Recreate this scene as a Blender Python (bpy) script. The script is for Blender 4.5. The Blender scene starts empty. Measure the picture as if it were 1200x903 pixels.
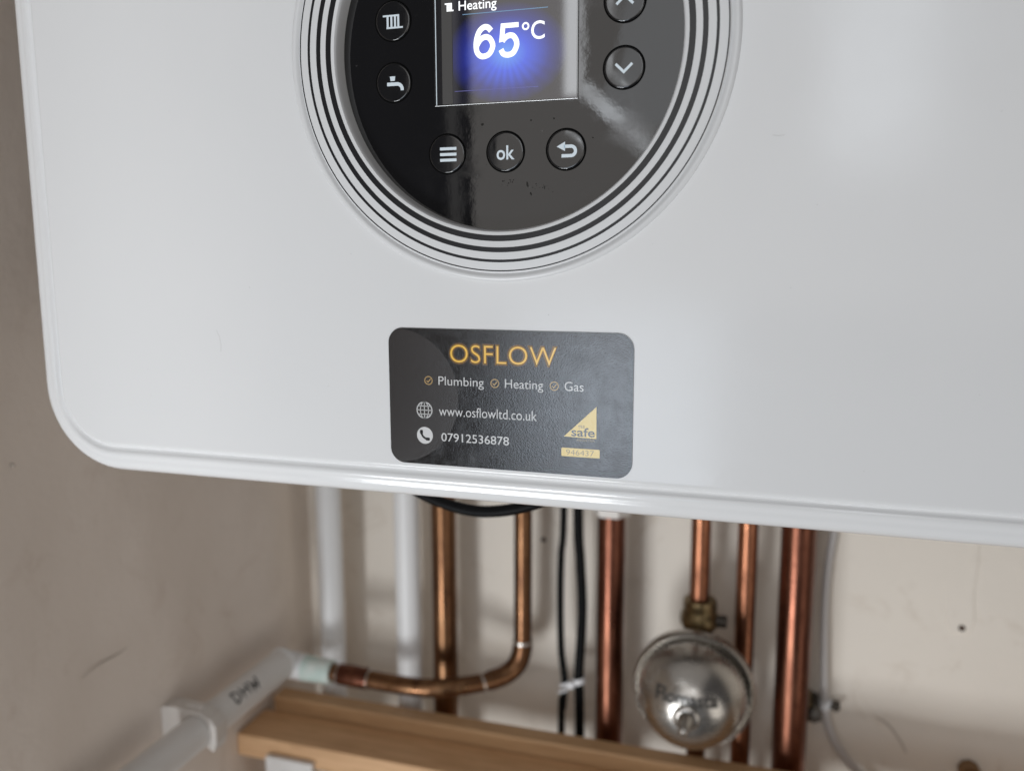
import bpy, bmesh, math, random
from mathutils import Vector, Matrix
random.seed(7)
S = bpy.context.scene
C = S.collection

# ------------------------------------------------------------------ camera
cam = bpy.data.cameras.new('camera'); co = bpy.data.objects.new('camera', cam); C.objects.link(co)
cam.sensor_fit = 'HORIZONTAL'; cam.sensor_width = 36.0; cam.lens = 36.0 * 1025.5 / 1200.0
cam.clip_start = 0.01; cam.clip_end = 50
yaw, pitch, roll = math.radians(17.713), math.radians(-8.7244), math.radians(0.1853)
R = Matrix.Rotation(yaw, 3, 'Z') @ Matrix.Rotation(pitch, 3, 'X') @ Matrix.Rotation(roll, 3, 'Y')
right, fwd, up = R @ Vector((1, 0, 0)), R @ Vector((0, 1, 0)), R @ Vector((0, 0, 1))
M = Matrix((right, up, -fwd)).transposed().to_4x4(); M.translation = Vector((0.0969, -0.2905, -0.0682))
co.matrix_world = M
cam.dof.use_dof = True; cam.dof.focus_distance = 0.306; cam.dof.aperture_fstop = 8.6
S.camera = co

# ------------------------------------------------------------------ light
w = bpy.data.worlds.new('World'); S.world = w; w.use_nodes = True
bg = w.node_tree.nodes['Background']; bg.inputs[0].default_value = (0.98, 0.96, 1.0, 1); bg.inputs[1].default_value = 0.065

def area(name, x0, x1, z0, z1, y, L, col, rot=0.0, tilt=0.0):
    d = bpy.data.lights.new(name, 'AREA'); d.shape = 'RECTANGLE'
    d.size = x1 - x0; d.size_y = z1 - z0; d.energy = L * math.pi * d.size * d.size_y; d.color = col
    o = bpy.data.objects.new(name, d); C.objects.link(o)
    o.location = ((x0 + x1) / 2, y, (z0 + z1) / 2)
    o.rotation_euler = Matrix.Rotation(math.pi / 2 + tilt, 3, 'X').to_euler()
    if rot:
        o.rotation_euler = (Matrix.Rotation(rot, 3, 'Y') @ Matrix.Rotation(math.pi / 2 + tilt, 3, 'X')).to_euler()
    return o
kl = area('window_light', -0.26, 0.26, -0.20, 0.20, 0, 8.3, (0.935, 0.97, 1.0))
kl.data.spread = math.radians(95)
kl.location = (-0.48, -1.10, -0.97)
kl.rotation_euler = (Vector((-0.52, .2, -.36)) - kl.location).to_track_quat('-Z', 'Y').to_euler()
area('room_light', -0.642, 0.80, -0.20, 0.95, -1.7, 0.80, (1.0, 0.95, 0.90))
area('sticker_sheen_light', -0.50, -0.06, -0.66, -0.18, -1.7, 3.0, (0.78, 0.88, 1.0))  # added bluish lamp for the sheen on the sticker's right half
area('dial_streak_light', -0.705, -0.672, -0.60, 0.95, -1.7, 0.28, (1.0, 0.97, 0.94))  # added dim strip lamp, gives the faint upright streak in the dial
area('curtain_light', -0.395, -0.350, 0.265, 0.62, -1.62, 2.3, (0.92, 0.96, 1.0))
area('curtain_light_low', -0.385, -0.14, 0.185, 0.215, -1.62, 3.0, (0.90, 0.95, 1.0), rot=math.radians(42))
area('sky_light', -0.245, 0.02, 0.17, 0.75, -1.60, 0.55, (0.80, 0.90, 1.0), rot=math.radians(14))
sl = area('right_fill_light', -0.65, 0.65, -0.55, 0.55, 0, 1.25, (1.0, 0.96, 0.90))  # added fill from the right, lifts the left wall
sl.location = (1.55, -0.95, -0.75)
sl.rotation_euler = (Vector((-0.30, .2, -.45)) - sl.location).to_track_quat('-Z', 'Z').to_euler()
area('side_window_light', 0.15, 0.33, 0.10, 0.75, -1.60, 3.2, (0.85, 0.92, 1.0))

S.view_settings.view_transform = 'Standard'; S.view_settings.look = 'None'
S.view_settings.gamma = 1; S.view_settings.exposure = 0; S.view_settings.use_curve_mapping = False

# ------------------------------------------------------------------ materials
def mat(name, col=(.5, .5, .5), rough=.5, metal=0., ior=1.5, **kw):
    m = bpy.data.materials.new(name); m.use_nodes = True
    b = m.node_tree.nodes['Principled BSDF']
    b.inputs['Base Color'].default_value = (*col, 1); b.inputs['Roughness'].default_value = rough
    b.inputs['Metallic'].default_value = metal; b.inputs['IOR'].default_value = ior
    for k, v in kw.items(): b.inputs[k].default_value = v
    return m
def N(m, t, **kw):
    n = m.node_tree.nodes.new(t)
    for k, v in kw.items(): setattr(n, k, v)
    return n
def L(m, a, b): m.node_tree.links.new(a, b)
def bsdf(m): return m.node_tree.nodes['Principled BSDF']
def coords(m, scale=(1, 1, 1), out='Object'):
    t = N(m, 'ShaderNodeTexCoord'); p = N(m, 'ShaderNodeMapping'); p.inputs['Scale'].default_value = scale
    L(m, t.outputs[out], p.inputs['Vector']); return p.outputs['Vector']
def noise(m, scale, vec=None, detail=4, rough=.55, dist=0):
    n = N(m, 'ShaderNodeTexNoise'); n.inputs['Scale'].default_value = scale; n.inputs['Detail'].default_value = detail
    n.inputs['Roughness'].default_value = rough; n.inputs['Distortion'].default_value = dist
    L(m, vec if vec is not None else coords(m), n.inputs['Vector']); return n.outputs['Fac']
def ramp(m, fac, stops):
    r = N(m, 'ShaderNodeValToRGB'); e = r.color_ramp.elements
    while len(e) < len(stops): e.new(0.5)
    for i, (p, c) in enumerate(stops): e[i].position = p; e[i].color = (*c, 1)
    L(m, fac, r.inputs[0]); return r.outputs[0]
def rng(m, fac, a, b, lo=0.3, hi=0.7):
    r = N(m, 'ShaderNodeMapRange'); r.inputs[1].default_value = lo; r.inputs[2].default_value = hi
    r.inputs[3].default_value = a; r.inputs[4].default_value = b; L(m, fac, r.inputs[0]); return r.outputs[0]
def bump(m, h, strength, dist):
    b = N(m, 'ShaderNodeBump'); b.inputs['Strength'].default_value = strength; b.inputs['Distance'].default_value = dist
    L(m, h, b.inputs['Height']); L(m, b.outputs[0], bsdf(m).inputs['Normal'])
    return b

M_white = mat('white_enamel', (.80, .805, .81), .22)
L(M_white, rng(M_white, noise(M_white, 11, detail=7, rough=.65, dist=.8), .08, .22), bsdf(M_white).inputs['Roughness'])
L(M_white, ramp(M_white, noise(M_white, 9, detail=6), [(.3, (.785, .79, .795)), (.7, (.81, .812, .815))]), bsdf(M_white).inputs['Base Color'])
bump(M_white, noise(M_white, 420, detail=2), .05, .0004)
M_bezel = mat('bezel_white_plastic', (.74, .745, .75), .32)
bump(M_bezel, noise(M_bezel, 900, detail=2), .06, .0002)
M_stripe = mat('stripe_black_print', (.012, .012, .014), .28)
M_glass = mat('black_gloss_panel', (.006, .006, .007), .03, ior=1.75)
bump(M_glass, noise(M_glass, 48, detail=5, rough=.6), .05, .0006)
sm = noise(M_glass, 55, detail=8, rough=.65, dist=.6)
L(M_glass, rng(M_glass, sm, .02, .13, .45, .75), bsdf(M_glass).inputs['Roughness'])
L(M_glass, ramp(M_glass, noise(M_glass, 420, detail=3), [(.0, (.006, .006, .007)), (.70, (.006, .006, .007)), (.78, (.05, .05, .05))]), bsdf(M_glass).inputs['Base Color'])
M_floor = mat('recess_black_plastic', (.004, .004, .005), .25)
M_button = mat('button_black', (.008, .008, .009), .06, ior=1.72)
L(M_button, rng(M_button, noise(M_button, 130, detail=6), .04, .16, .4, .75), bsdf(M_button).inputs['Roughness'])
M_gap = mat('gap_black', (.001, .001, .001), .8, ior=1.2)
M_icon = mat('icon_print_glow', (.60, .66, .70), .4)
bsdf(M_icon).inputs['Emission Color'].default_value = (.62, .75, .85, 1); bsdf(M_icon).inputs['Emission Strength'].default_value = .2  # glow added to brighten the printed icons
M_dtext = mat('display_text', (.1, .1, .1), .2)
bsdf(M_dtext).inputs['Emission Color'].default_value = (.95, .98, 1, 1); bsdf(M_dtext).inputs['Emission Strength'].default_value = 1.25
M_dline = mat('display_line', (.02, .02, .03), .2)
bsdf(M_dline).inputs['Emission Color'].default_value = (.35, .65, 1, 1); bsdf(M_dline).inputs['Emission Strength'].default_value = .5
M_dline2 = mat('display_line_violet', (.02, .02, .03), .2)
bsdf(M_dline2).inputs['Emission Color'].default_value = (.35, .35, 1, 1); bsdf(M_dline2).inputs['Emission Strength'].default_value = .35
M_dframe = mat('display_bezel', (.012, .012, .014), .05, ior=2.0)

# screen: dark with a blue glow and faint rays (what the display itself shows)
M_screen = mat('display_glow', (.006, .006, .010), .035, ior=2.25)
def mth(m, op, a, b=None):
    n = N(m, 'ShaderNodeMath', operation=op)
    for i, v in enumerate((a, b)):
        if v is None: continue
        if isinstance(v, (int, float)): n.inputs[i].default_value = v
        else: L(m, v, n.inputs[i])
    return n.outputs[0]
def screen_nodes(m):
    t = N(m, 'ShaderNodeTexCoord'); s = N(m, 'ShaderNodeSeparateXYZ'); L(m, t.outputs['Object'], s.inputs[0])
    dx = mth(m, 'ADD', s.outputs[0], -.0008); dz = mth(m, 'ADD', s.outputs[2], .0018)
    d = mth(m, 'SQRT', mth(m, 'ADD', mth(m, 'POWER', mth(m, 'ABSOLUTE', mth(m, 'MULTIPLY', dx, 46.)), 2.), mth(m, 'POWER', mth(m, 'ABSOLUTE', mth(m, 'MULTIPLY', dz, 60.)), 2.)))
    g = ramp(m, d, [(0, (.12, .36, 1.0)), (.35, (.035, .10, .80)), (.72, (.010, .018, .22)), (1.0, (.001, .0012, .006))])
    ang = N(m, 'ShaderNodeMath', operation='ARCTAN2'); L(m, dx, ang.inputs[0]); L(m, mth(m, 'ADD', dz, -.002), ang.inputs[1])
    rays = mth(m, 'SINE', mth(m, 'MULTIPLY', ang.outputs[0], 26.))
    low = rng(m, dz, 1., 0., -.008, -.001)
    k = mth(m, 'ADD', 1.0, mth(m, 'MULTIPLY', mth(m, 'MULTIPLY', rays, .12), low))
    L(m, g, bsdf(m).inputs['Emission Color']); L(m, mth(m, 'MULTIPLY', k, .85), bsdf(m).inputs['Emission Strength'])
screen_nodes(M_screen)

# sticker
M_card = mat('sticker_black_laminate', (.009, .0072, .0066), .34, ior=2.0)
hv = noise(M_card, 2000, coords(M_card, (1, 1, 1.25)), detail=2, rough=.5)
bump(M_card, hv, .13, .0003)
L(M_card, rng(M_card, noise(M_card, 210), .10, .20), bsdf(M_card).inputs['Roughness'])
def prt(name, col, rough=.19):
    m = mat(name, col, rough, ior=2.0)
    bump(m, noise(m, 2000, coords(m, (1, 1, 1.25)), detail=2, rough=.5), .13, .0003); return m
M_circle = prt('sticker_print_grey', (.031, .026, .024))
M_gold = prt('sticker_print_gold', (.95, .56, .07))
M_halo1 = prt('sticker_print_amber', (.20, .095, .004))
M_halo2 = prt('sticker_print_dark_amber', (.055, .026, .005))
M_cream = prt('sticker_print_cream', (.86, .66, .24))
M_pwhite = prt('sticker_print_white', (.72, .72, .72))
M_tick = prt('sticker_print_bronze', (.50, .33, .13))
M_dkprint = prt('sticker_print_slate', (.10, .11, .13))
M_mid = prt('sticker_print_tan', (.36, .30, .20))

def wallmat(name, a, b, dark):
    m = mat(name, a, .75)
    v = coords(m)
    c1 = ramp(m, noise(m, 5, v, detail=8, rough=.6), [(.3, a), (.7, b)])
    sp = ramp(m, noise(m, 21, v, detail=7, rough=.72, dist=.7), [(.56, (1, 1, 1)), (.72, dark)])
    mx = N(m, 'ShaderNodeMix', data_type='RGBA', blend_type='MULTIPLY'); mx.inputs[0].default_value = 1
    L(m, c1, mx.inputs[6]); L(m, sp, mx.inputs[7]); L(m, mx.outputs[2], bsdf(m).inputs['Base Color'])
    bump(m, noise(m, 26, v, detail=9, rough=.62), .35, .004)
    return m
M_wall = wallmat('painted_plaster_back', (.81, .742, .655), (.85, .782, .695), (.86, .83, .80))
M_wallL = wallmat('painted_plaster_side', (.81, .722, .645), (.855, .768, .69), (.90, .87, .85))
M_patch = wallmat('filler_plaster', (.66, .63, .57), (.70, .67, .61), (.9, .9, .9))
M_mark = mat('scuff_mark', (.58, .52, .46), .8)
M_hole = mat('dark_hole', (.09, .06, .045), .9)
M_plug = mat('wall_plug_brown', (.22, .12, .05), .6)

def copper(name, a, b, c, s=1.):
    m = mat(name, a, .28, 1.)
    v = coords(m, (1, 1, .22))
    f = noise(m, 60 * s, v, detail=8, rough=.65, dist=.5)
    sp_ = ramp(m, noise(m, 230 * s, coords(m, (1, 1, .5)), detail=6, rough=.7), [(.30, (.35, .30, .30)), (.46, (1, 1, 1))])
    mx = N(m, 'ShaderNodeMix', data_type='RGBA', blend_type='MULTIPLY'); mx.inputs[0].default_value = .8
    L(m, ramp(m, f, [(.28, c), (.48, b), (.70, a)]), mx.inputs[6]); L(m, sp_, mx.inputs[7]); L(m, mx.outputs[2], bsdf(m).inputs['Base Color'])
    L(m, rng(m, noise(m, 95, v, detail=6), .24, .44), bsdf(m).inputs['Roughness'])
    return m
M_cu = copper('copper_bright', (.36, .165, .090), (.265, .112, .062), (.115, .045, .027))
M_cud = copper('copper_tarnished', (.26, .145, .076), (.175, .088, .045), (.07, .032, .020))
M_cur = copper('copper_red', (.225, .098, .060), (.155, .061, .038), (.062, .023, .016))
M_solder = mat('solder', (.62, .60, .56), .35, 1.)
M_brass = mat('brass_dull', (.34, .25, .11), .42, 1.)
L(M_brass, ramp(M_brass, noise(M_brass, 160, detail=6), [(.3, (.13, .09, .045)), (.7, (.28, .21, .11))]), bsdf(M_brass).inputs['Base Color'])
M_steel = mat('polished_steel', (.60, .57, .53), .20, 1.)
L(M_steel, rng(M_steel, noise(M_steel, 40, coords(M_steel, (1, 1, 3)), detail=3), .25, .31), bsdf(M_steel).inputs['Roughness'])
L(M_steel, ramp(M_steel, noise(M_steel, 30, detail=8), [(.3, (.43, .405, .375)), (.7, (.48, .455, .42))]), bsdf(M_steel).inputs['Base Color'])
M_engrave = mat('print_dark_grey', (.05, .045, .04), .6)
M_pvc = mat('white_pvc', (.72, .735, .76), .38)
L(M_pvc, ramp(M_pvc, noise(M_pvc, 14, coords(M_pvc, (1, 1, .3)), detail=7), [(.35, (.76, .765, .77)), (.7, (.83, .83, .83))]), bsdf(M_pvc).inputs['Base Color'])
M_lag = mat('white_pipe_sleeve', (.72, .70, .68), .5)
L(M_lag, ramp(M_lag, noise(M_lag, 22, coords(M_lag, (1, .35, 1)), detail=8, rough=.65), [(.3, (.64, .62, .60)), (.55, (.75, .73, .71)), (.8, (.80, .79, .77))]), bsdf(M_lag).inputs['Base Color'])
M_teal = mat('pale_teal_sleeve', (.62, .72, .68), .45)
L(M_teal, ramp(M_teal, noise(M_teal, 60, detail=5), [(.35, (.72, .76, .72)), (.65, (.50, .66, .61))]), bsdf(M_teal).inputs['Base Color'])
M_clip = mat('clip_white_plastic', (.66, .62, .58), .45)
M_blk = mat('black_rubber', (.003, .003, .0035), .5, ior=1.2)
M_ink = mat('marker_ink', (.012, .012, .014), .6)
M_tie = mat('nylon_white', (.72, .72, .73), .4)
M_cable = mat('white_flex', (.56, .53, .51), .45)
M_dark = mat('dark_steel', (.08, .07, .06), .4, .8)
def wood(name, a, b, c):
    m = mat(name, a, .55)
    v = coords(m, (2.2, 34, 34))
    f = noise(m, 6, v, detail=9, rough=.62, dist=1.3)
    L(m, ramp(m, f, [(.25, c), (.5, b), (.75, a)]), bsdf(m).inputs['Base Color'])
    bump(m, f, .25, .0012); return m
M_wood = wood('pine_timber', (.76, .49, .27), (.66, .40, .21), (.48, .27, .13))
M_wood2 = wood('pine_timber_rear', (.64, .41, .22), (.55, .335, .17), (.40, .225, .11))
M_frame = mat('galvanised_frame', (.5, .5, .5), .5, .6)
M_case = mat('grey_casing', (.18, .18, .185), .5)

# ------------------------------------------------------------------ mesh helpers
def finish(o, label=None, cat=None, group=None, kind=None):
    if label: o['label'] = label
    if cat: o['category'] = cat
    if group: o['group'] = group
    if kind: o['kind'] = kind
    return o
def thing(name, loc, label, cat, group=None):
    o = bpy.data.objects.new(name, None); C.objects.link(o); o.location = loc; o.empty_display_size = .02
    return finish(o, label, cat, group)
WP = {}
def mesh(name, verts, faces, m, parent=None, base=None, smooth=None):
    """world-space verts -> one mesh object whose origin is base (or its parent's position)"""
    if base is None: base = WP.get(parent.name, Vector((0, 0, 0))) if parent else Vector((0, 0, 0))
    base = Vector(base)
    me = bpy.data.meshes.new(name); me.from_pydata([tuple(Vector(v) - base) for v in verts], [], faces)
    bm = bmesh.new(); bm.from_mesh(me); bmesh.ops.recalc_face_normals(bm, faces=bm.faces); bm.to_mesh(me); bm.free()
    me.materials.append(m)
    if smooth is not None:
        me.polygons.foreach_set('use_smooth', [True] * len(me.polygons)); me.set_sharp_from_angle(angle=math.radians(smooth))
    o = bpy.data.objects.new(name, me); C.objects.link(o)
    if parent:
        o.parent = parent; o.location = base - WP.get(parent.name, Vector((0, 0, 0)))
    else: o.location = base
    WP[o.name] = base
    return o
def T(name, loc, label, cat, group=None):
    o = thing(name, loc, label, cat, group); WP[o.name] = Vector(loc); return o

def catmull(pts, n=8):
    P = [Vector(p) for p in pts]; out = []
    for i in range(len(P) - 1):
        a, b, c, d = P[max(i - 1, 0)], P[i], P[i + 1], P[min(i + 2, len(P) - 1)]
        for k in range(n):
            t = k / n
            out.append(.5 * ((2 * b) + (c - a) * t + (2 * a - 5 * b + 4 * c - d) * t * t + (3 * b - a - 3 * c + d) * t ** 3))
    return out + [P[-1]]
def tube(pts, r, n=24, caps=True):
    P = [Vector(p) for p in pts]; V = []; F = []
    rr = r if isinstance(r, (list, tuple)) else [r] * len(P)
    t0 = (P[1] - P[0]).normalized(); ref = Vector((0, 1, 0)) if abs(t0.y) < .9 else Vector((1, 0, 0))
    u = (ref - t0 * ref.dot(t0)).normalized()
    for i, p in enumerate(P):
        t = (P[min(i + 1, len(P) - 1)] - P[max(i - 1, 0)]).normalized()
        u = (u - t * u.dot(t)).normalized(); v = t.cross(u)
        for k in range(n):
            a = 2 * math.pi * k / n; V.append(p + (u * math.cos(a) + v * math.sin(a)) * rr[i])
    for i in range(len(P) - 1):
        for k in range(n):
            F.append((i * n + k, i * n + (k + 1) % n, (i + 1) * n + (k + 1) % n, (i + 1) * n + k))
    if caps: F += [tuple(range(n))[::-1], tuple(range((len(P) - 1) * n, len(P) * n))]
    return V, F
def lathe(prof, o, axis, n=64):
    """prof: (radius, height along axis) pairs"""
    o = Vector(o); ax = Vector(axis).normalized(); ref = Vector((0, 0, 1)) if abs(ax.z) < .9 else Vector((1, 0, 0))
    u = (ref - ax * ref.dot(ax)).normalized(); v = ax.cross(u); V = []; F = []
    for r, h in prof:
        for k in range(n):
            a = 2 * math.pi * k / n; V.append(o + ax * h + (u * math.cos(a) + v * math.sin(a)) * max(r, 1e-6))
    for i in range(len(prof) - 1):
        for k in range(n): F.append((i * n + k, i * n + (k + 1) % n, (i + 1) * n + (k + 1) % n, (i + 1) * n + k))
    return V, F
def merge(*vf):
    V = []; F = []
    for v, f in vf:
        b = len(V); V += list(v); F += [tuple(i + b for i in q) for q in f]
    return V, F
def box(x0, x1, y0, y1, z0, z1, bev=0., seg=2):
    bm = bmesh.new(); bmesh.ops.create_cube(bm, size=1)
    for v in bm.verts:
        v.co = Vector(((x0 + x1) / 2 + v.co.x * (x1 - x0), (y0 + y1) / 2 + v.co.y * (y1 - y0), (z0 + z1) / 2 + v.co.z * (z1 - z0)))
    if bev: bmesh.ops.bevel(bm, geom=list(bm.edges), offset=bev, segments=seg, profile=.5, affect='EDGES')
    bm.verts.index_update(); V = [v.co.copy() for v in bm.verts]; F = [tuple(v.index for v in f.verts) for f in bm.faces]; bm.free()
    return V, F
def plate(poly, y0, y1):
    """polygon in (x,z) extruded from front y0 to back y1"""
    n = len(poly); V = [(x, y0, z) for x, z in poly] + [(x, y1, z) for x, z in poly]
    F = [tuple(range(n)), tuple(range(2 * n - 1, n - 1, -1))] + [(i, (i + 1) % n, n + (i + 1) % n, n + i) for i in range(n)]
    return V, F
def ring_plate(r0, r1, cx, cz, y0, y1, n=128):
    V = []; F = []
    for k in range(n):
        a = 2 * math.pi * k / n; c, s = math.cos(a), math.sin(a)
        V += [(cx + r1 * c, y1, cz + r1 * s), (cx + r1 * c, y0, cz + r1 * s), (cx + r0 * c, y0, cz + r0 * s), (cx + r0 * c, y1, cz + r0 * s)]
    for k in range(n):
        b = 4 * k; d = 4 * ((k + 1) % n)
        F += [(b, d, d + 1, b + 1), (b + 1, d + 1, d + 2, b + 2), (b + 2, d + 2, d + 3, b + 3)]
    return V, F
def circle(cx, cz, r, n=48, a0=0, a1=2 * math.pi):
    full = abs(a1 - a0 - 2 * math.pi) < 1e-6; k = n if full else n + 1
    return [(cx + r * math.cos(a0 + (a1 - a0) * i / n), cz + r * math.sin(a0 + (a1 - a0) * i / n)) for i in range(k)]
def stroke(pts, wd):
    """flat polyline of width wd as a polygon (mitred)"""
    P = [Vector(p) for p in pts]; Lf = []; Rt = []
    for i, p in enumerate(P):
        a = (p - P[i - 1]).normalized() if i else None; b = (P[i + 1] - p).normalized() if i < len(P) - 1 else None
        t = ((a or b) + (b or a)).normalized(); nrm = Vector((-t.y, t.x)); k = 1 / max(.4, nrm.dot(Vector((-(a or b).y, (a or b).x))))
        Lf.append(tuple(p + nrm * wd / 2 * k)); Rt.append(tuple(p - nrm * wd / 2 * k))
    return Lf + Rt[::-1]
def rrect(x0, x1, z0, z1, r, n=12):
    out = []
    for cx, cz, a in ((x1 - r, z1 - r, 0), (x0 + r, z1 - r, 90), (x0 + r, z0 + r, 180), (x1 - r, z0 + r, 270)):
        for k in range(n + 1):
            t = math.radians(a + 90 * k / n); out.append((cx + r * math.cos(t), cz + r * math.sin(t)))
    return out
def text_vf(s, x0, x1, zb, h, y0, y1, offset=0., hchar=None, spacing=1.0, shear=0.):
    """lettering as flat mesh: x from x0 to x1, baseline zb, height h of the reference characters"""
    cu = bpy.data.curves.new('t', 'FONT'); cu.body = s; cu.size = 1; cu.fill_mode = 'FRONT'; cu.offset = offset; cu.resolution_u = 5
    cu.space_character = spacing
    ob = bpy.data.objects.new('t', cu); C.objects.link(ob); dg = bpy.context.evaluated_depsgraph_get()
    me = bpy.data.meshes.new_from_object(ob.evaluated_get(dg))
    cu.body = hchar or s; cu.offset = 0; dg.update(); m2 = bpy.data.meshes.new_from_object(ob.evaluated_get(bpy.context.evaluated_depsgraph_get()))
    ht = max(v.co.y for v in m2.vertices)
    xs = [v.co.x for v in me.vertices]; a, b = min(xs), max(xs)
    V = [(x0 + (v.co.x - a) / (b - a) * (x1 - x0), y0, zb + v.co.y / ht * h) for v in me.vertices]
    F = [tuple(p.vertices) for p in me.polygons]
    bpy.data.objects.remove(ob); bpy.data.meshes.remove(me); bpy.data.meshes.remove(m2); bpy.data.curves.remove(cu)
    return V, F
mm = .001

# ------------------------------------------------------------------ setting: the two walls of the cupboard and the shelf below
WY = .42; XL = -.3347
def grid_wall(name, o, du, dv, nu, nv, m):
    V = []; F = []; o, du, dv = Vector(o), Vector(du), Vector(dv); nn = du.cross(dv).normalized()
    for j in range(nv + 1):
        for i in range(nu + 1):
            V.append(o + du * i / nu + dv * j / nv + nn * (.0012 * math.sin(i * .9 + j * .35) + .0008 * math.sin(i * 2.1 - j * 1.3)) * (1 if 0 < i < nu and 0 < j < nv else 0))
    for j in range(nv):
        for i in range(nu):
            a = j * (nu + 1) + i; F.append((a, a + 1, a + nu + 2, a + nu + 1))
    return finish(mesh(name, V, F, m, smooth=60), kind='structure')
wall_back = grid_wall('wall_back', (XL, WY, -.9), (1.5, 0, 0), (0, 0, 1.8), 60, 60, M_wall)
wall_left = grid_wall('wall_left', (XL, -.35, -.9), (0, .77, 0), (0, 0, 1.8), 40, 60, M_wallL)
shelf = finish(mesh('floor', *box(XL, 1.1, .02, WY, -.92, -.90), M_wallL), kind='structure')

# ------------------------------------------------------------------ boiler
HW = .2080; ZB = -.1599; ZT = .53
boiler = T('wall_boiler', (0, .17, ZB), 'white wall-hung boiler with round black control dial and glowing display', 'boiler')
def casing():
    # (inset from the outline, y) from the back of the side, over the double-beaded rim, to the flat front
    prof = [(.0, .33), (.0, .0078), (.0002, .0058), (.0008, .0042), (.0018, .0026), (.0030, .0016), (.0042, .0011), (.0053, .0008), (.0060, .00085), (.0068, .00055), (.0078, .0002), (.0088, .0002), (.0097, .0006),
            (.0104, .0013), (.0112, .0014), (.0118, .0008), (.0124, .0001), (.0130, .0), (.0140, .0), (.0155, .0)]
    loops = []; n = 16
    for s, y in prof:
        loops.append([(x, y, z) for x, z in rrect(-HW + s, HW - s, ZB + s, ZT - s, max(.0365 - s, .004), n)])
    V = [p for lp in loops for p in lp]; k = len(loops[0]); F = []
    for i in range(len(loops) - 1):
        for j in range(k): F.append((i * k + j, i * k + (j + 1) % k, (i + 1) * k + (j + 1) % k, (i + 1) * k + j))
    # front plane with a round opening for the dial: join outline to circle by angle
    m = 160; rh = .0770; b = len(V)
    V += [(rh * math.cos(2 * math.pi * i / m), 0., rh * math.sin(2 * math.pi * i / m)) for i in range(m)]
    bm = bmesh.new(); vs = [bm.verts.new(v) for v in V]
    for f in F: bm.faces.new([vs[i] for i in f])
    last = (len(loops) - 1) * k
    oe = []
    for j in range(k):
        a, c = vs[last + j], vs[last + (j + 1) % k]; oe.append(bm.edges.get((a, c)) or bm.edges.new((a, c)))
    for i in range(m): oe.append(bm.edges.new((vs[b + i], vs[b + (i + 1) % m])))
    bmesh.ops.triangle_fill(bm, edges=oe, use_beauty=True)
    bm.verts.index_update(); V = [v.co.copy() for v in bm.verts]; F = [tuple(v.index for v in f.verts) for f in bm.faces]
    # drop anything filled inside the opening
    F = [f for f in F if not all(i >= b for i in f)]
    bm.free(); return V, F
mesh('front_casing', *casing(), M_white, boiler, smooth=50)
dv = []
rd = random.Random(5)
def dust(cx, cz, a):
    n = 7; dv.append(([(cx + a * rd.uniform(.6, 1.3) * math.cos(2 * math.pi * k / n), -.00002, cz + a * rd.uniform(.6, 1.3) * math.sin(2 * math.pi * k / n)) for k in range(n)], [tuple(range(n))]))
for k in range(46):
    cx, cz = rd.uniform(-.185, .185), rd.uniform(-.14, .06)
    if math.hypot(cx, cz) > .082 and not (-.046 < cx < .050 and cz < -.092): dust(cx, cz, rd.uniform(.00010, .00024))
def hair(pts, wd):
    p = stroke(pts, wd); n = len(p) // 2
    dv.append(([(a, -.00002, c) for a, c in p], [(i, i + 1, len(p) - 2 - i, len(p) - 1 - i) for i in range(n - 1)]))
hair([(-.1172, -.0985), (-.1160, -.1010), (-.1155, -.1040), (-.1157, -.1068)], .00022)
hair([(.0890, -.0330), (.0905, -.0333), (.0925, -.0332)], .00020)
mesh('dust_speck', *merge(*dv), mat('dust_grey', (.62, .615, .61), .8), boiler)['kind'] = 'stuff'
mesh('underside_tray', *box(-HW + .012, HW - .012, .03, .325, ZB + .012, ZB + .02), M_case, boiler)
mesh('wall_bracket', *box(-.17, .17, .3305, WY - .002, .28, .34), M_frame, boiler)

# dial: raised ring, stripes, recessed gloss panel
GY = .0055                       # depth of the gloss panel
prof = [(.0788, .0006), (.0787, -.0003), (.0782, -.0008), (.0775, -.0010), (.0768, -.0008), (.07615, -.0003), (.0758, .0), (.0755, -.0002), (.0752, -.0005), (.0748, -.0006),
        (.0625, -.0006), (.0617, -.0004), (.0613, .0001), (.0611, .0008), (.0609, .0030), (.0608, GY + .002)]
ringo = mesh('bezel_ring', *lathe([(r, -h) for r, h in prof], (0, 0, 0), (0, -1, 0), 180), M_bezel, boiler, smooth=35)
for r, wd in ((.0750, .00038), (.0716, .00090), (.0678, .00165), (.06385, .00200)):
    mesh('ring_stripe', *ring_plate(r - wd / 2, r + wd / 2, 0, 0, -.00068, -.0003, 180), M_stripe, ringo)
gp = [(.0608, .00002), (.0585, .0), (.030, .0), (.0001, .0)]
panel = mesh('control_panel', *lathe([(r, -h) for r, h in gp], (0, GY, 0), (0, -1, 0), 160), M_glass, boiler, smooth=40)

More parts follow.
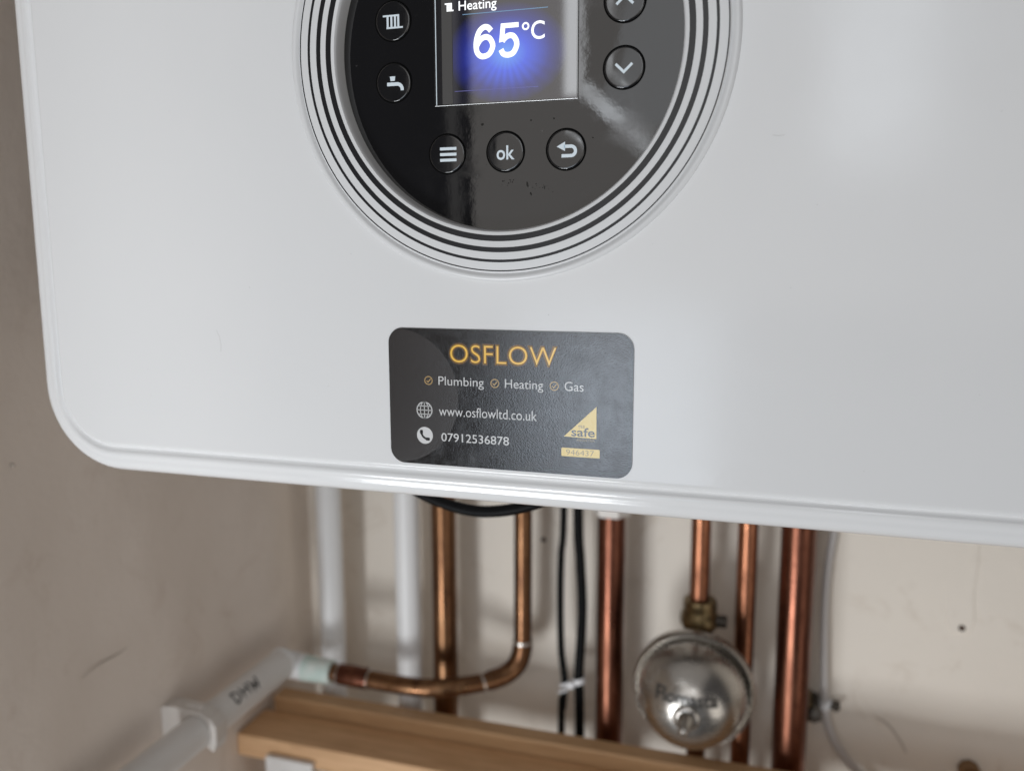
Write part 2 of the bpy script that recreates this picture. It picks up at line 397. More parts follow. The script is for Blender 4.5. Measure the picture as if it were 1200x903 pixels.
sv_ = []
rs = random.Random(11)
def speck(cx, cz, a, b, t=0.):
    n = 9; p = []
    for k in range(n):
        an = 2 * math.pi * k / n; q = 1 + rs.uniform(-.3, .3); ex, ez = a * q * math.cos(an), b * q * math.sin(an)
        p.append((cx + ex * math.cos(t) - ez * math.sin(t), GY - .00002, cz + ex * math.sin(t) + ez * math.cos(t)))
    sv_.append((p, [tuple(range(n))]))
for cx, cz, a, b, t in ((8.2, -45.6, .35, 1.0, .2), (9.4, -48.6, .3, .65, .2), (-8.2, -24.8, .6, .6, 0), (9.5, -24.2, .3, .3, 0), (17.5, -24.0, .3, .3, 0), (27.5, -30.5, .3, .2, 0), (31.0, -30.8, .3, .25, 0), (27.8, -37.5, .3, .35, 0)):
    speck(cx * mm, cz * mm, a * mm, b * mm, t)
for k in range(13): speck((2 + rs.gauss(0, 1.8)) * mm, (-44.6 + rs.gauss(0, .45)) * mm, rs.uniform(.1, .28) * mm, rs.uniform(.1, .28) * mm)
for k in range(17): speck((13.5 + rs.gauss(0, 2.4)) * mm, (-46.8 + rs.gauss(0, .7)) * mm, rs.uniform(.08, .22) * mm, rs.uniform(.08, .22) * mm)
for k in range(40):
    an = rs.uniform(0, 6.28); q = 57 * math.sqrt(rs.random()); speck(q * math.cos(an) * mm, q * math.sin(an) * mm, .09 * mm, .09 * mm)
mesh('grime_speck', *merge(*sv_), mat('grime', (.022, .020, .018), .7, ior=1.3), panel)['kind'] = 'stuff'

def button(cx, cz, r=.0066):
    o = Vector((cx, GY, cz)); WB = (cx, GY, cz)
    bp = [(.0, .0), (r * .90, .0), (r * .955, -.00002), (r * .985, -.00012), (r, -.0003), (r, -.0007)]
    b = mesh('button', *lathe([(rr, h + .0005) for rr, h in reversed(bp)], o, (0, -1, 0), 56), M_button, boiler, base=WB, smooth=40)
    mesh('button_gap', *ring_plate(r * .99, r + .00048, cx, cz, GY - .00006, GY + .0002, 64), M_gap, b)
    return b
IY0, IY1 = GY - .00053, GY - .0003
def icon(b, name, vf): return mesh(name, *vf, M_icon, b)
def pl(cx, cz, polys):
    return merge(*[plate([(cx + x * mm, cz + z * mm) for x, z in p], IY0, IY1) for p in polys])
def rect(x0, x1, z0, z1): return [(x0, z0), (x1, z0), (x1, z1), (x0, z1)]
B = {'heat': (-.0411, .0118), 'tap': (-.0413, -.0090), 'up': (.0412, .0118), 'down': (.0412, -.0090), 'menu': (-.0213, -.0343), 'ok': (.0003, -.0343), 'back': (.0218, -.0343)}
bo = {k: button(*v) for k, v in B.items()}
x, z = B['heat']
icon(bo['heat'], 'radiator_icon', pl(x, z, [rect(-3.7, 2.55, 1.45, 2.05), rect(-2.4, 3.9, -2.6, -2.0)] + [rect(a, a + .75, -2.0, 1.45) for a in (-2.3, -.85, .55, 1.8)]))
x, z = B['tap']
sp = stroke([(-2.5, -.55), (1.4, -.55)] + [(1.4 + 1.95 * math.sin(t * math.pi / 16), -2.5 + 1.95 * math.cos(t * math.pi / 16)) for t in range(1, 9)] + [(3.35, -2.8)], 1.2)
icon(bo['tap'], 'tap_icon', pl(x, z, [[(-1.1, .55), (.5, .55), (.75, 2.1), (-1.4, 2.1)], sp]))
x, z = B['menu']; icon(bo['menu'], 'menu_icon', pl(x, z, [rect(-2.6, 3.6, k - .5, k + .5) for k in (1.75, -.2, -2.15)]))
x, z = B['ok']; icon(bo['ok'], 'ok_lettering', text_vf('ok', x - .0031, x + .0034, z - .0026, .0046, IY0, IY1, offset=.014, hchar='k'))
x, z = B['back']
arc = stroke([(-.6, .95), (1.9, .95)] + [(1.9 + 1.55 * math.sin(t * math.pi / 10), -.6 + 1.55 * math.cos(t * math.pi / 10)) for t in range(1, 11)] + [(-1.4, -2.15)], 1.1)
icon(bo['back'], 'return_arrow_icon', pl(x, z, [arc, [(-3.1, .95), (-.2, 2.5), (-.2, -.6)]]))
x, z = B['down']; icon(bo['down'], 'chevron_icon', pl(x, z, [stroke([(-2.7, 1.15), (.05, -1.45), (2.8, 1.15)], .85)]))
x, z = B['up']; icon(bo['up'], 'chevron_icon', pl(x, z, [stroke([(-2.7, -1.15), (.05, 1.45), (2.8, -1.15)], .85)]))

# display
DX0, DX1, DZ0, DZ1 = -.0256, .0259, -.0180, .0215
DY = GY - .0005
disp = mesh('display', *box(DX0, DX1, DY, GY + .001, DZ0, DZ1, .00010, 2), M_dframe, boiler, base=(0, GY, 0))
mesh('screen', *plate(rect(-.0186, .0254, DZ0 + .0004, DZ1 - .0004), DY - .00005, DY + .0001), M_screen, disp, base=(0, GY, 0))
M_reflection = mat('display_reflection_grey', (.075, .072, .070), .35)  # grey of a reflected streak, put into the base colour
mesh('glass_edge_glint', *box(DX0 + .0006, DX0 + .0009, DY - .00012, DY + .0002, DZ0 + .0003, DZ1 - .0004), M_icon, disp)  # edge reflection painted as a bright, slightly glowing line
mesh('reflection_strip', *plate(rect(DX0 + .0030, -.0188, DZ0 + .0005, DZ1 - .0005), DY - .00006, DY + .0001), M_reflection, disp)  # painted reflection down the left of the display
ty0, ty1 = DY - .0001, DY
def strip(pts, wd, y, n=8):
    p = stroke([(v.x, v.y) for v in catmull([(a, b, 0) for a, b in pts], n)], wd); k = len(p) // 2
    return [(a, y, c) for a, c in p], [(i, i + 1, len(p) - 2 - i, len(p) - 1 - i) for i in range(k - 1)]
def digit(pts, x0, z0, wd, ht, w_, y=None, n=8):
    return strip([(x0 + w_ / 2 + a * (wd - w_), z0 + w_ / 2 + b * (ht - w_)) for a, b in pts], w_, y if y is not None else ty0, n)
six = [(.90, .86), (.72, .98), (.48, 1.0), (.22, .88), (.06, .66), (.0, .40), (.06, .16), (.26, .02), (.52, .0), (.80, .08), (.98, .28), (.97, .44), (.80, .61), (.54, .66), (.26, .58), (.06, .40), (.02, .30)]
five = [(.02, .20), (.16, .05), (.46, .0), (.78, .07), (.98, .30), (.94, .50), (.74, .65), (.46, .66), (.22, .57), (.10, .48)]
DW = .00185
fv = digit(five, -.0020, -.0034, .0076, .0112, DW)
bar = ([(-.0010, ty0 - .000003, .0078), (.0053, ty0 - .000003, .0078), (.0053, ty0 - .000003, .0062), (-.0010, ty0 - .000003, .0062)], [(0, 1, 2, 3)])
stem = ([(-.0010, ty0 - .000006, .0078), (.0006, ty0 - .000006, .0070), (.00015, ty0 - .000006, .0021), (-.00165, ty0 - .000006, .00165)], [(0, 1, 2, 3)])
mesh('temperature_digit', *digit(six, -.0109, -.0033, .0079, .0113, DW), M_dtext, disp)
mesh('temperature_digit', *merge(fv, bar, stem), M_dtext, disp)
mesh('degree_sign', *ring_plate(.00072, .00128, .00775, .0063, ty0, ty1, 32), M_dtext, disp)
mesh('unit_letter', *text_vf('C', .0097, .0144, .0020, .0057, ty0, ty1, offset=.008), M_dtext, disp)
mesh('heading_lettering', *text_vf('Heating', -.0162, -.0025, .0132, .0030, ty0, ty1, offset=.006, hchar='H'), M_dtext, disp)
mesh('radiator_symbol', *merge(*[plate([(-.0197 + a * mm, .0132 + c * mm) for a, c in p], ty0, ty1) for p in
     [rect(-1.6, 1.0, 2.25, 2.7), rect(-.9, 1.6, 0, .45)] + [rect(k, k + .42, .45, 2.25) for k in (-.9, -.3, .25, .6)]]), M_dtext, disp)
mesh('rule_line', *plate(rect(-.0148, .0155, .01165, .01185), ty0, ty1), M_dline, disp)
mesh('rule_line', *plate(rect(-.0180, .0122, -.01345, -.01328), ty0, ty1), M_dline2, disp)

# ------------------------------------------------------------------ sticker on the boiler front
CX0, CX1, CZ0, CZ1 = -.0432, .0472, -.1457, -.0956
card = T('business_sticker', (.002, 0, CZ0), 'black rounded sticker with gold OSFLOW heading and phone number, on white casing', 'sticker')
base = mesh('backing', *plate(rrect(CX0, CX1, CZ0, CZ1, .0056, 14), -.00030, .00001), M_card, card)
py = [-.00030]
def P(name, vf, m): return mesh(name, *vf, m, card)
def lay(k): return -.00030 - .00002 * k, -.00030 - .00002 * (k - 1) - .000001
# faint disc behind the writing, clipped by the sticker's left edge
a_, b_ = lay(1)
card_edge = rrect(CX0 + .0002, CX1, CZ0 + .0002, CZ1 - .0002, .0054, 14)
disc = circle(-.041, -.1206, .0249, 60, math.radians(-83), math.radians(83)) + [p for p in card_edge if p[0] < -.0378]
P('print_disc', plate(disc, a_, b_), M_circle)
def ptext(name, s, x0, x1, zb, h, m, k=2, off=0., hc=None, sp=1.): return P(name, text_vf(s, x0 * mm, x1 * mm, zb * mm, h * mm, lay(k)[0], 0, offset=off, hchar=hc, spacing=sp), m)
ptext('heading_glow', 'OSFLOW', -19.7, 21.0, -107.6, 6.6, M_halo2, 2, .075, 'F', 1.05)
ptext('heading_glow', 'OSFLOW', -19.4, 20.7, -107.6, 6.6, M_halo1, 3, .035, 'F', 1.05)
ptext('heading_lettering', 'OSFLOW', -19.0, 20.3, -107.5, 6.4, M_gold, 4, -.010, 'F', 1.05)
for nm, s, x0, x1, xc in (('service_lettering', 'Plumbing', -23.7, -6.3, -27.6), ('service_lettering', 'Heating', 1.6, 15.6, -2.2), ('service_lettering', 'Gas', 23.3, 30.0, 19.6)):
    ptext(nm, s, x0, x1, -115.95, 3.15, M_pwhite, 2, -.004, 'H')
    zc = -114.5
    yy = lay(2)[0]
    tk = stroke([(xc - .75, zc - .05), (xc - .2, zc - .6), (xc + .85, zc + .6)], .34)
    P('tick_icon', merge(ring_plate(1.28 * mm, 1.62 * mm, xc * mm, zc * mm, yy, yy + .00001, 40), ([(a * mm, yy, c * mm) for a, c in tk], [tuple(range(len(tk)))])), M_tick)
# globe
gx, gz, gr = -29.4, -125.5, 3.05; yy = lay(2)[0]
def sv(pts, wd):
    p = stroke(pts, wd); n = len(p) // 2
    return [(a * mm, yy, c * mm) for a, c in p], [(i, i + 1, len(p) - 2 - i, len(p) - 1 - i) for i in range(n - 1)]
gl = [ring_plate((gr - .3) * mm, (gr + .1) * mm, gx * mm, gz * mm, yy, yy + .00001, 48), sv([(gx, gz - gr), (gx, gz + gr)], .28), sv([(gx - gr, gz), (gx + gr, gz)], .28)]
for s in (-1, 1):
    gl.append(sv([(gx + s * 1.6 * math.cos(t * math.pi / 16 - math.pi / 2), gz + gr * math.sin(t * math.pi / 16 - math.pi / 2)) for t in range(17)], .28))
    gl.append(sv([(gx - 2.6, gz + s * 1.5), (gx + 2.6, gz + s * 1.5)], .28))
P('globe_icon', merge(*gl), M_pwhite)
ptext('web_address', 'www.osflowltd.co.uk', -23.7, 13.3, -127.2, 3.5, M_pwhite, 2, -.004, 'd')
px_, pz_ = -29.4, -134.9
P('phone_disc', ([(a * mm, yy, c * mm) for a, c in circle(px_, pz_, 3.15, 48)], [tuple(range(48))]), M_pwhite)
hs = [(px_ - 1.35, pz_ + 1.55), (px_ - 1.3, pz_ + .5), (px_ - .75, pz_ - .45), (px_ + .15, pz_ - 1.15), (px_ + 1.45, pz_ - 1.3)]
yy2 = lay(3)[0]
def sv2(pts, wd):
    p = stroke(pts, wd); n = len(p) // 2
    return [(a * mm, yy2, c * mm) for a, c in p], [(i, i + 1, len(p) - 2 - i, len(p) - 1 - i) for i in range(n - 1)]
P('handset_icon', merge(sv2(hs, .75), ([(a * mm, yy2 - .000004, c * mm) for a, c in rrect(px_ - 1.95, px_ - .75, pz_ + .45, pz_ + 2.0, .4, 4)], [tuple(range(20))]), ([(a * mm, yy2 - .000004, c * mm) for a, c in rrect(px_ + .35, px_ + 1.95, pz_ - 1.9, pz_ - .75, .4, 4)], [tuple(range(20))])), M_card)
ptext('phone_number', '07912536878', -22.9, 3.0, -136.6, 3.0, M_pwhite, 2, .002, '7')
P('triangle_emblem', ([(a * mm, yy, c * mm) for a, c in ((23.2, -132.0), (34.7, -132.3), (34.6, -121.1))], [(0, 1, 2)]), M_cream)
ptext('emblem_lettering', 'safe', 25.8, 34.1, -131.7, 3.0, M_dkprint, 3, .016, 'f')
ptext('emblem_small_lettering', 'gas', 28.2, 30.5, -128.75, .95, M_mid, 3, .01, 's')
ptext('emblem_small_lettering', 'REGISTER', 27.8, 34.2, -133.4, .75, M_mid, 2, .006, 'R')
P('number_strip', ([(a * mm, yy, c * mm) for a, c in rrect(22.3, 35.9, -139.05, -136.05, .35, 4)], [tuple(range(20))]), M_cream)
ptext('licence_number', '946437', 24.0, 33.9, -138.5, 1.95, M_mid, 3, -.008, '4')

# ------------------------------------------------------------------ pipework on the back wall
PY = .375
def vpipe(name, x, r, z0, z1, m, label, cat, group=None, y=PY, wob=.0):
    t = T(name, (x, y, z0), label, cat, group)
    pts = [(x + wob * math.sin(i * .7), y, z0 + (z1 - z0) * i / 10) for i in range(11)]
    mesh('pipe', *tube(pts, r, 40), m, t, smooth=40)
    return t
p1 = vpipe('white_pipe', -.287, .0112, -.8995, .50, M_pvc, 'white plastic pipe nearest the corner, beside the left wall', 'pipe', 'white plastic pipes')
p2 = vpipe('white_pipe', -.2114, .0109, -.8995, .20, M_pvc, 'white plastic pipe immediately left of the thick brownish copper pipe', 'pipe', 'white plastic pipes')
GRP = 'straight copper pipes under the boiler'
c1 = vpipe('copper_pipe', -.1772, .0108, -.8995, .10, M_cud, 'thick tarnished copper pipe passing behind the bent copper pipe', 'pipe', GRP)
c2 = vpipe('copper_pipe', -.0325, .0111, -.8995, -.268, M_cur, 'thick reddish copper pipe right of the two black cables, with grey collar', 'pipe', GRP)
mesh('collar', *lathe([(.0112, 0), (.0150, .0), (.0156, .002), (.0156, .020), (.015, .022), (.0112, .022)], (-.0325, PY, -.275), (0, 0, 1), 6), M_clip, c2, smooth=30)
mesh('riser', *tube([(-.0325, PY, -.254), (-.0325, PY, .05)], .0095, 24), M_cur, c2, smooth=40)
c4 = vpipe('copper_pipe', .0727, .0076, -.8995, .10, M_cu, 'thin copper pipe running down just right of the steel vessel', 'pipe', GRP)
c5 = vpipe('copper_pipe', .1093, .0128, -.8995, -.264, M_cur, 'thickest and rightmost copper pipe, beside the white cable', 'pipe', GRP)
mesh('collar', *lathe([(.0128, 0), (.0146, .0), (.0150, .001), (.0150, .012), (.0128, .013)], (.1093, PY, -.2670), (0, 0, 1), 40), M_case, c5, smooth=30)
mesh('riser', *tube([(.1093, PY, -.262), (.1093, PY, .05)], .011, 24), M_cur, c5, smooth=40)

# pipe with the service valve that carries the vessel
vx = .0385
vp = T('valved_pipe', (vx, PY, -.8995), 'thin copper pipe ending in a dull brass valve above the steel vessel', 'pipe')
mesh('upper_pipe', *tube([(vx - .0008, PY, -.345), (vx - .0008, PY, .10)], .0076, 36), M_cu, vp, smooth=40)
vb = mesh('valve_body', *lathe([(.0076, .0), (.0098, .0002), (.0104, .003), (.0100, .008), (.0125, .011), (.0150, .014), (.0154, .019), (.0140, .024), (.0128, .026), (.0133, .028), (.0128, .035), (.0078, .0355)], (vx, PY, -.3725), (0, 0, 1), 8), M_brass, vp, smooth=55)
mesh('valve_screw', *merge(lathe([(.0, .011), (.0045, .011), (.005, .010), (.005, 0), (.006, 0)], (vx + .010, PY, -.354), (1, 0, 0), 20)), M_dark, vb, smooth=40)
mesh('tee_fitting', *merge(lathe([(.0076, 0), (.0112, .0003), (.0116, .002), (.0116, .012), (.0095, .014), (.0095, .062), (.0116, .064), (.0116, .074), (.0112, .076), (.0076, .0763)], (vx, PY, -.4490), (0, 0, 1), 40),
     lathe([(.0095, 0), (.0095, .012), (.0112, .014), (.0112, .022), (.0095, .0225)], (vx, PY, -.4110), (0, -1, 0), 40)), M_brass, vp, smooth=40)
mesh('lower_pipe', *tube([(vx, PY, -.8995), (vx, PY, -.444)], .0076, 36), M_cud, vp, smooth=40)

# bent hot water pipe
bent = T('bent_copper_pipe', (-.1066, PY, -.43), 'thin copper pipe bending from horizontal up to the boiler, left of black cables', 'pipe')
pth = [(-.2630, .3300, -.4222), (-.2400, .3300, -.4230), (-.2100, .3300, -.4238), (-.1880, .3305, -.4240), (-.1690, .3340, -.4238), (-.1500, .3430, -.4236), (-.1330, .3545, -.4232), (-.1200, .3655, -.4205), (-.1115, .3725, -.4130), (-.1075, .3750, -.4010), (-.1068, .3750, -.3880), (-.1066, .3750, -.35), (-.1064, .3750, -.30), (-.1062, .3750, -.24), (-.106, .375, -.10)]
mesh('pipe', *tube(catmull(pth, 8), .0075, 32), M_cud, bent, smooth=60)
def coupling(x0, x1, z, y=.33):
    c = mesh('coupling', *lathe([(.0075, 0), (.0086, .0002), (.0089, .0014), (.0089, x1 - x0 - .0014), (.0086, x1 - x0 - .0002), (.0075, x1 - x0)], (x0, y, z), (1, 0, -.02), 40), M_cur, bent, smooth=40)
    for xx in (x0 - .0008, x1 - .0006):
        mesh('solder_joint', *lathe([(.0074, 0), (.0085, .0003), (.0085, .0012), (.0074, .0015)], (xx, y, z - (xx - x0) * .02), (1, 0, -.02), 32), M_solder, c, smooth=50)
coupling(-.2560, -.2280, -.4226)
d = (Vector(pth[7]) - Vector(pth[6])).normalized()
mesh('solder_joint', *lathe([(.0074, 0), (.0087, .0004), (.0087, .0016), (.0074, .002)], Vector(pth[6]) - d * .004, d, 32), M_solder, bent, smooth=50)
mesh('elbow_sleeve', *tube(catmull(pth[6:11], 8)[2:-4], .0084, 32), M_cud, bent, smooth=60)
mesh('solder_joint', *lathe([(.0074, 0), (.0089, .0004), (.0089, .0022), (.0074, .0026)], (-.1068, .3750, -.3935), (0, 0, 1), 32), M_solder, bent, smooth=50)

# hot water pipe along the left wall
AX, AZ = -.3047, -.415
dhw = T('sleeved_hot_water_pipe', (AX, .1, AZ - .0145), 'fat white sleeved pipe marked DHW running along the left wall', 'pipe')
mesh('sleeve', *tube([(AX, -.20 + i * .0519, AZ + .0002 * math.sin(i * 1.7)) for i in range(11)], .0126, 40), M_lag, dhw, smooth=40)
mesh('sleeve_end', *lathe([(.0115, .0), (.0130, .0003), (.0133, .0014), (.0133, .004), (.0130, .005), (.0110, .0053), (.0100, .0055)], (AX, .3165, AZ), (0, 1, 0), 40), M_pvc, dhw, smooth=40)
mesh('elbow', *tube(catmull([(AX, .318, AZ), (AX, .3225, AZ - .002), (AX + .0025, .3285, AZ - .005), (AX + .009, .330, AZ - .0065), (AX + .016, .330, AZ - .007)], 8), .0112, 32), M_pvc, dhw, smooth=60)
mesh('teal_sleeve', *lathe([(.0080, 0), (.0106, .0004), (.0110, .003), (.0108, .012), (.0101, .020), (.0104, .026), (.0098, .0285), (.0076, .029)], (-.2915, .330, AZ - .0072), (1, 0, 0), 40), M_teal, dhw, smooth=50)
# hand lettering wrapped on the sleeve
def on_pipe(y, s, rr=.0130):
    """s: distance round the pipe from its top towards the room"""
    a = s / .0126
    return (AX + rr * math.sin(a), y, AZ + rr * math.cos(a))
def ink(pts, wd=.0016):
    p = stroke(pts, wd); n = len(p) // 2
    return [on_pipe(a, -b) for a, b in p], [(i, i + 1, len(p) - 2 - i, len(p) - 1 - i) for i in range(n - 1)]
lx, lz = .2400, -.0135      # along the pipe, and (negative) round it
def dn(pts):                # subdivide
    out = []
    for (a, b), (c, e) in zip(pts, pts[1:]):
        out += [(a + (c - a) * t / 5, b + (e - b) * t / 5) for t in range(5)]
    return out + [pts[-1]]
H = .0090
sts = [[(0, 0), (0, H)], [(0, H), (.003, H * .95), (.0055, H * .6), (.0050, H * .25), (.002, 0), (0, 0)],
       [(.0085, 0), (.0085, H)], [(.0140, 0), (.0140, H)], [(.0085, H * .5), (.0140, H * .55)],
       [(.0170, H), (.0185, 0), (.0205, H * .6), (.0225, 0), (.0250, H)]]
mesh('hand_lettering', *merge(*[ink(dn([(lx + a * 1.25, lz + b) for a, b in s])) for s in sts]), M_ink, dhw)

# saddle clip
cy0, cy1 = .2040, .2180
clip = T('pipe_clip', (XL, .19, AZ), 'white plastic saddle clip holding the fat sleeved pipe to the left wall', 'pipe clip')
def clip_vf():
    out = [(XL + .0006, AZ - .021), (XL + .0006, AZ + .0155), (XL + .008, AZ + .0175), (AX + .004, AZ + .0170), (AX + .0130, AZ + .0130), (AX + .0178, AZ + .007), (AX + .0175, AZ - .006), (AX + .0148, AZ - .0130)]
    inn = [(AX + .0110 * 1.18 * math.cos(t), AZ + .0110 * 1.18 * math.sin(t)) for t in [math.radians(a) for a in range(-44, 211, 15)]]
    poly = out + [(AX + .0108, AZ - .0104)] + inn + [(XL + .012, AZ - .021)]
    n = len(poly); V = [(a, cy0, c) for a, c in poly] + [(a, cy1, c) for a, c in poly]
    return V, [tuple(range(n)), tuple(range(2 * n - 1, n - 1, -1))] + [(i, (i + 1) % n, n + (i + 1) % n, n + i) for i in range(n)]
cb = mesh('saddle', *clip_vf(), M_clip, clip)
bv = cb.modifiers.new('bevel', 'BEVEL'); bv.width = .0008; bv.segments = 2; bv.limit_method = 'ANGLE'
mesh('latch', *box(AX - .010, AX + .004, cy0 + .004, cy0 + .010, AZ + .0165, AZ + .0195, .0008), M_clip, clip)

# ------------------------------------------------------------------ steel vessel
VZ = -.3935; VY = .337; RV = .0425
ves = T('shock_arrestor', (vx, VY, VZ), 'round polished steel vessel with engraved name hanging on the brass valve', 'pressure vessel')
def dome(r):   # how far the front dome stands out at radius r
    q = min(r / .0400, 1.); return .0435 * math.sqrt(max(0, 1 - q ** 2.6))
fr = [(.0400 * math.sin(t * math.pi / 48), 0) for t in range(25)]
prof = [(.0424, -.0010), (.0410, .0000)] + [(r, dome(r) + .0005) for r, _ in reversed(fr)]
mesh('front_dome', *lathe(prof, (vx, VY, VZ), (0, -1, 0), 72), M_steel, ves, smooth=70)
mesh('rim', *lathe([(.0400, -.007), (.0436, -.0072), (.0452, -.005), (.0456, -.001), (.0452, .0025), (.0440, .0042), (.0426, .0034), (.0418, .0004)], (vx, VY, VZ), (0, -1, 0), 72), M_steel, ves, smooth=60)
mesh('rear_dome', *lathe([(.0400, -.005), (.0385, -.010), (.034, -.017), (.024, -.0225), (.012, -.0245), (.0112, -.0247), (.0112, -.027)], (vx, VY, VZ), (0, -1, 0), 72), M_steel, ves, smooth=60)
nb = mesh('nipple', *lathe([(.0098, .0390), (.0096, .0410), (.0088, .0420), (.0060, .0425), (.0055, .0465), (.0046, .0480), (.0042, .0535), (.0034, .0550), (.0, .0555)], (vx, VY - .0036, VZ), (0, -1, 0), 40), M_steel, ves, smooth=45)
mesh('cap', *lathe([(.0030, .0550), (.0036, .0560), (.0034, .0590), (.0020, .0605), (.0, .0608)], (vx, VY - .0036, VZ), (0, -1, 0), 28), M_steel, nb, smooth=50)
def on_dome(vf, off=.0010):
    V, F = vf
    # subdivide so that the print follows the curve
    bm = bmesh.new(); vs = [bm.verts.new(v) for v in V]
    for f in F:
        try: bm.faces.new([vs[i] for i in f])
        except ValueError: pass
    out = []
    for v in bm.verts:
        dx, dz = v.co.x - vx, v.co.z - VZ; r = math.hypot(dx, dz); out.append(Vector((v.co.x, VY - dome(r) - .0005 - off, v.co.z)))
    bm.verts.index_update(); F2 = [tuple(v.index for v in f.verts) for f in bm.faces]; bm.free(); return out, F2
mesh('maker_lettering', *on_dome(text_vf('Flomasta', vx - .0230, vx + .0215, VZ + .0092, .0092, 0, 0, offset=.020, hchar='F')), M_engrave, ves)
rows = []
for s, xs in ((-1, (.0125, .0205)), (1, (.0125, .0240))):
    for k, (za, zb_) in enumerate(((-.0005, .0008), (-.0040, -.0026), (-.0072, -.0062), (-.0100, -.0092))):
        n = 7; a0, a1 = xs[0] + k * .0006, xs[1] - (k % 2) * .002
        for i in range(n):
            if (i * 5 + k * 3) % 7 == 2: continue
            u0 = vx + s * (a0 + (a1 - a0) * i / n); u1 = vx + s * (a0 + (a1 - a0) * (i + .62) / n)
            rows.append(([(u0, 0, VZ + za), (u1, 0, VZ + za), (u1, 0, VZ + zb_), (u0, 0, VZ + zb_)], [(0, 1, 2, 3)]))
mesh('small_print', *on_dome(merge(*rows)), mat('faint_engraving', (.24, .225, .205), .5, .6), ves)['kind'] = 'stuff'

# ------------------------------------------------------------------ cables
def cable(name, pts, r, m, label, n=10):
    vf = tube(catmull(pts, n), r, 20)
    return finish(mesh(name, *vf, m, base=pts[len(pts) // 2], smooth=60), label, 'cable')
cable('black_cable', [(-.115, .11, -.140), (-.0960, .105, -.1730), (-.0775, .1, -.1868), (-.0455, .1, -.1943), (-.0125, .1, -.1862), (.006, .105, -.1700), (.022, .11, -.140)], .0029, M_blk, 'glossy black cable hanging in a loop under the front edge of the boiler')
cable('black_cable', [(-.0745, .385, -.10), (-.0745, .385, -.2791), (-.0767, .386, -.3174), (-.0778, .388, -.3547), (-.0763, .386, -.3998), (-.0722, .383, -.4277), (-.0748, .386, -.4537), (-.0761, .387, -.4838), (-.078, .388, -.89)], .0030, M_blk, 'thinner left one of the two black cables tied together under the boiler')
cable('black_cable', [(-.0640, .385, -.10), (-.0625, .385, -.278), (-.0603, .386, -.323), (-.0586, .387, -.3673), (-.0605, .384, -.4258), (-.0596, .386, -.4808), (-.058, .388, -.89)], .0041, M_blk, 'thicker right one of the two black cables, beside the reddish copper pipe')
tie = T('cable_tie', (-.0665, .384, -.43), 'small white nylon tie joining the two black cables', 'cable tie')
def band(cx, cz, r, hh, tl):
    V = []; F = []; n = 28
    for k in range(n):
        a = 2 * math.pi * k / n; c, s = math.cos(a), math.sin(a)
        for rr, h in ((r, -hh), (r + .0012, -hh), (r + .0012, hh), (r, hh)): V.append((cx + rr * c, .3835 + rr * s, cz + h + tl * c * r))
    for k in range(n):
        b = 4 * k; d_ = 4 * ((k + 1) % n)
        F += [(b + i, b + (i + 1) % 4, d_ + (i + 1) % 4, d_ + i) for i in range(4)]
    return V, F
mesh('band', *band(-.0719, -.4295, .0036, .0022, .5), M_tie, tie, smooth=40)
mesh('band', *band(-.0604, -.4245, .0046, .0024, .3), M_tie, tie, smooth=40)
mesh('head', *box(-.0690, -.0630, .3760, .3812, -.4300, -.4245, .0008), M_tie, tie)
mesh('tail', *tube([(-.066, .3775, -.4275), (-.070, .3750, -.4318), (-.0755, .374, -.4328)], .0012, 8), M_tie, tie)
cable('white_cable', [(.146, .412, -.12), (.1400, .412, -.255), (.1355, .412, -.2862), (.1320, .412, -.3249), (.1325, .412, -.3673), (.1361, .412, -.4284), (.1419, .412, -.4532), (.1517, .412, -.47), (.1640, .412, -.4830), (.19, .412, -.50), (.24, .412, -.51)], .0033, M_cable, 'white cable running down the wall right of the rightmost copper pipe')
cc = T('cable_clip', (.1361, .415, -.4284), 'small white clip with a nail on the white cable', 'cable clip')
mesh('saddle', *lathe([(.0036, -.0035), (.0052, -.0035), (.0056, -.002), (.0056, .002), (.0052, .0035), (.0036, .0035)], (.1361, .412, -.4284), (.08, 0, -1), 28), M_tie, cc, smooth=40)
mesh('nail', *merge(tube([(.1440, .405, -.4288), (.1440, WY - .001, -.4288)], .0011, 12), lathe([(.0, .0), (.0022, .0002), (.0022, .0010), (.001, .0012)], (.1440, .405, -.4288), (0, 1, 0), 16), box(.1400, .1475, .4075, .4165, -.4308, -.4266, .0006)), M_dark, cc)
pc = T('pipe_bracket', (.1255, .395, -.4300), 'dark metal bracket bolt beside the rightmost copper pipe', 'bracket')
mesh('bolt', *lathe([(.0, .0), (.0058, .0004), (.0062, .002), (.0062, .0075), (.0045, .009), (.0045, WY - .387)], (.1275, .386, -.4275), (0, 1, 0), 6), M_dark, pc, smooth=30)
mesh('strap', *box(.1216, .1256, .390, .4185, -.4345, -.4205, .0006), M_brass, pc)

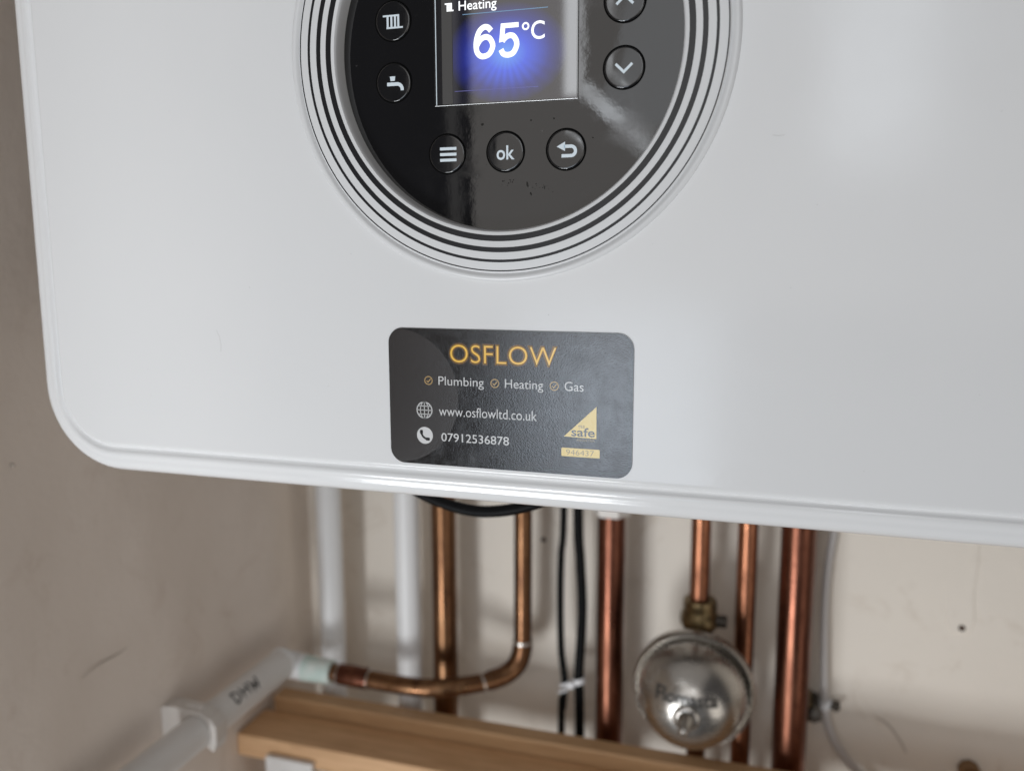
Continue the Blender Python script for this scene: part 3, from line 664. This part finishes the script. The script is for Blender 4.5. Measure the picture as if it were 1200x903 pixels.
# ------------------------------------------------------------------ timber in front of the pipes
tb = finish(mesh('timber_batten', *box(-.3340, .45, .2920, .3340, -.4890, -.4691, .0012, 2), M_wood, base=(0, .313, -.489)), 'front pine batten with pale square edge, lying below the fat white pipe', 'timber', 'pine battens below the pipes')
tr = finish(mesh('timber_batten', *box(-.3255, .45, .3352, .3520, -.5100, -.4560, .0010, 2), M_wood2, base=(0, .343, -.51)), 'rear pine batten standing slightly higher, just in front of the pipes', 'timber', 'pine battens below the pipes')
finish(mesh('white_board_offcut', *box(-.3035, -.2600, .2862, .2915, -.8995, -.4812, .0008), M_lag, base=(-.27, .289, -.9)), 'pale grey board offcut standing against the front pine batten', 'board')

# ------------------------------------------------------------------ marks on the walls
def onwall(name, poly, y0, m): return mesh(name, *plate(poly, y0, WY + .001), m, wall_back)
random.seed(3)
edge = [(.2155, -.22), (.2158, -.26), (.2150, -.29), (.2168, -.315), (.2195, -.338), (.2205, -.352), (.2245, -.3590), (.2320, -.3605), (.2385, -.3580), (.2405, -.348), (.2385, -.325), (.2400, -.300), (.2385, -.26), (.239, -.22)]
pp = onwall('filler_patch', edge, WY - .0016, M_wall)
bvm = pp.modifiers.new('bevel', 'BEVEL'); bvm.width = .0015; bvm.segments = 3
hole = mesh('screw_hole', *lathe([(.0028, -.0004), (.0024, .0003), (.0014, .0012), (.0, .0014)], (.2317, WY - .0016, -.3545), (0, -1, 0), 14), M_hole, wall_back, smooth=60)
mesh('wall_plug', *lathe([(.0078, .0), (.0082, .003), (.0074, .0065), (.0050, .0075), (.0045, .004), (.0, .003)], (.2440, WY - .001, -.4690), (0, -1, 0), 9), M_plug, wall_back, smooth=30)
mesh('pin_hole', *lathe([(.0024, -.0004), (.0016, .0012), (.0, .0014)], (-.1012, WY - .0012, -.3176), (0, -1, 0), 10), M_hole, wall_back, smooth=60)
def scuff(pts, r): return mesh('scuff_mark', *tube(catmull(pts, 6), [r * (.25 + .75 * math.sin(math.pi * i / ((len(pts) - 1) * 6))) for i in range((len(pts) - 1) * 6 + 1)], 6), M_mark, wall_left)
scuff([(XL + .0003, .1338, -.3429), (XL + .0005, .1440, -.3405), (XL + .0005, .1528, -.3402), (XL + .0005, .1650, -.3408), (XL + .0003, .1769, -.3399)], .0006)
mesh('pin_hole', *lathe([(.0011, -.0004), (.0008, .0014), (.0, .0016)], (XL, .097, -.1914), (1, 0, 0), 10), M_mark, wall_left, smooth=60)
mesh('scuff_mark', *tube(catmull([(.176, WY - .0006, -.4380), (.184, WY - .0006, -.4420), (.193, WY - .0006, -.4530), (.199, WY - .0006, -.4640)], 6), .0006, 6), M_mark, wall_back)
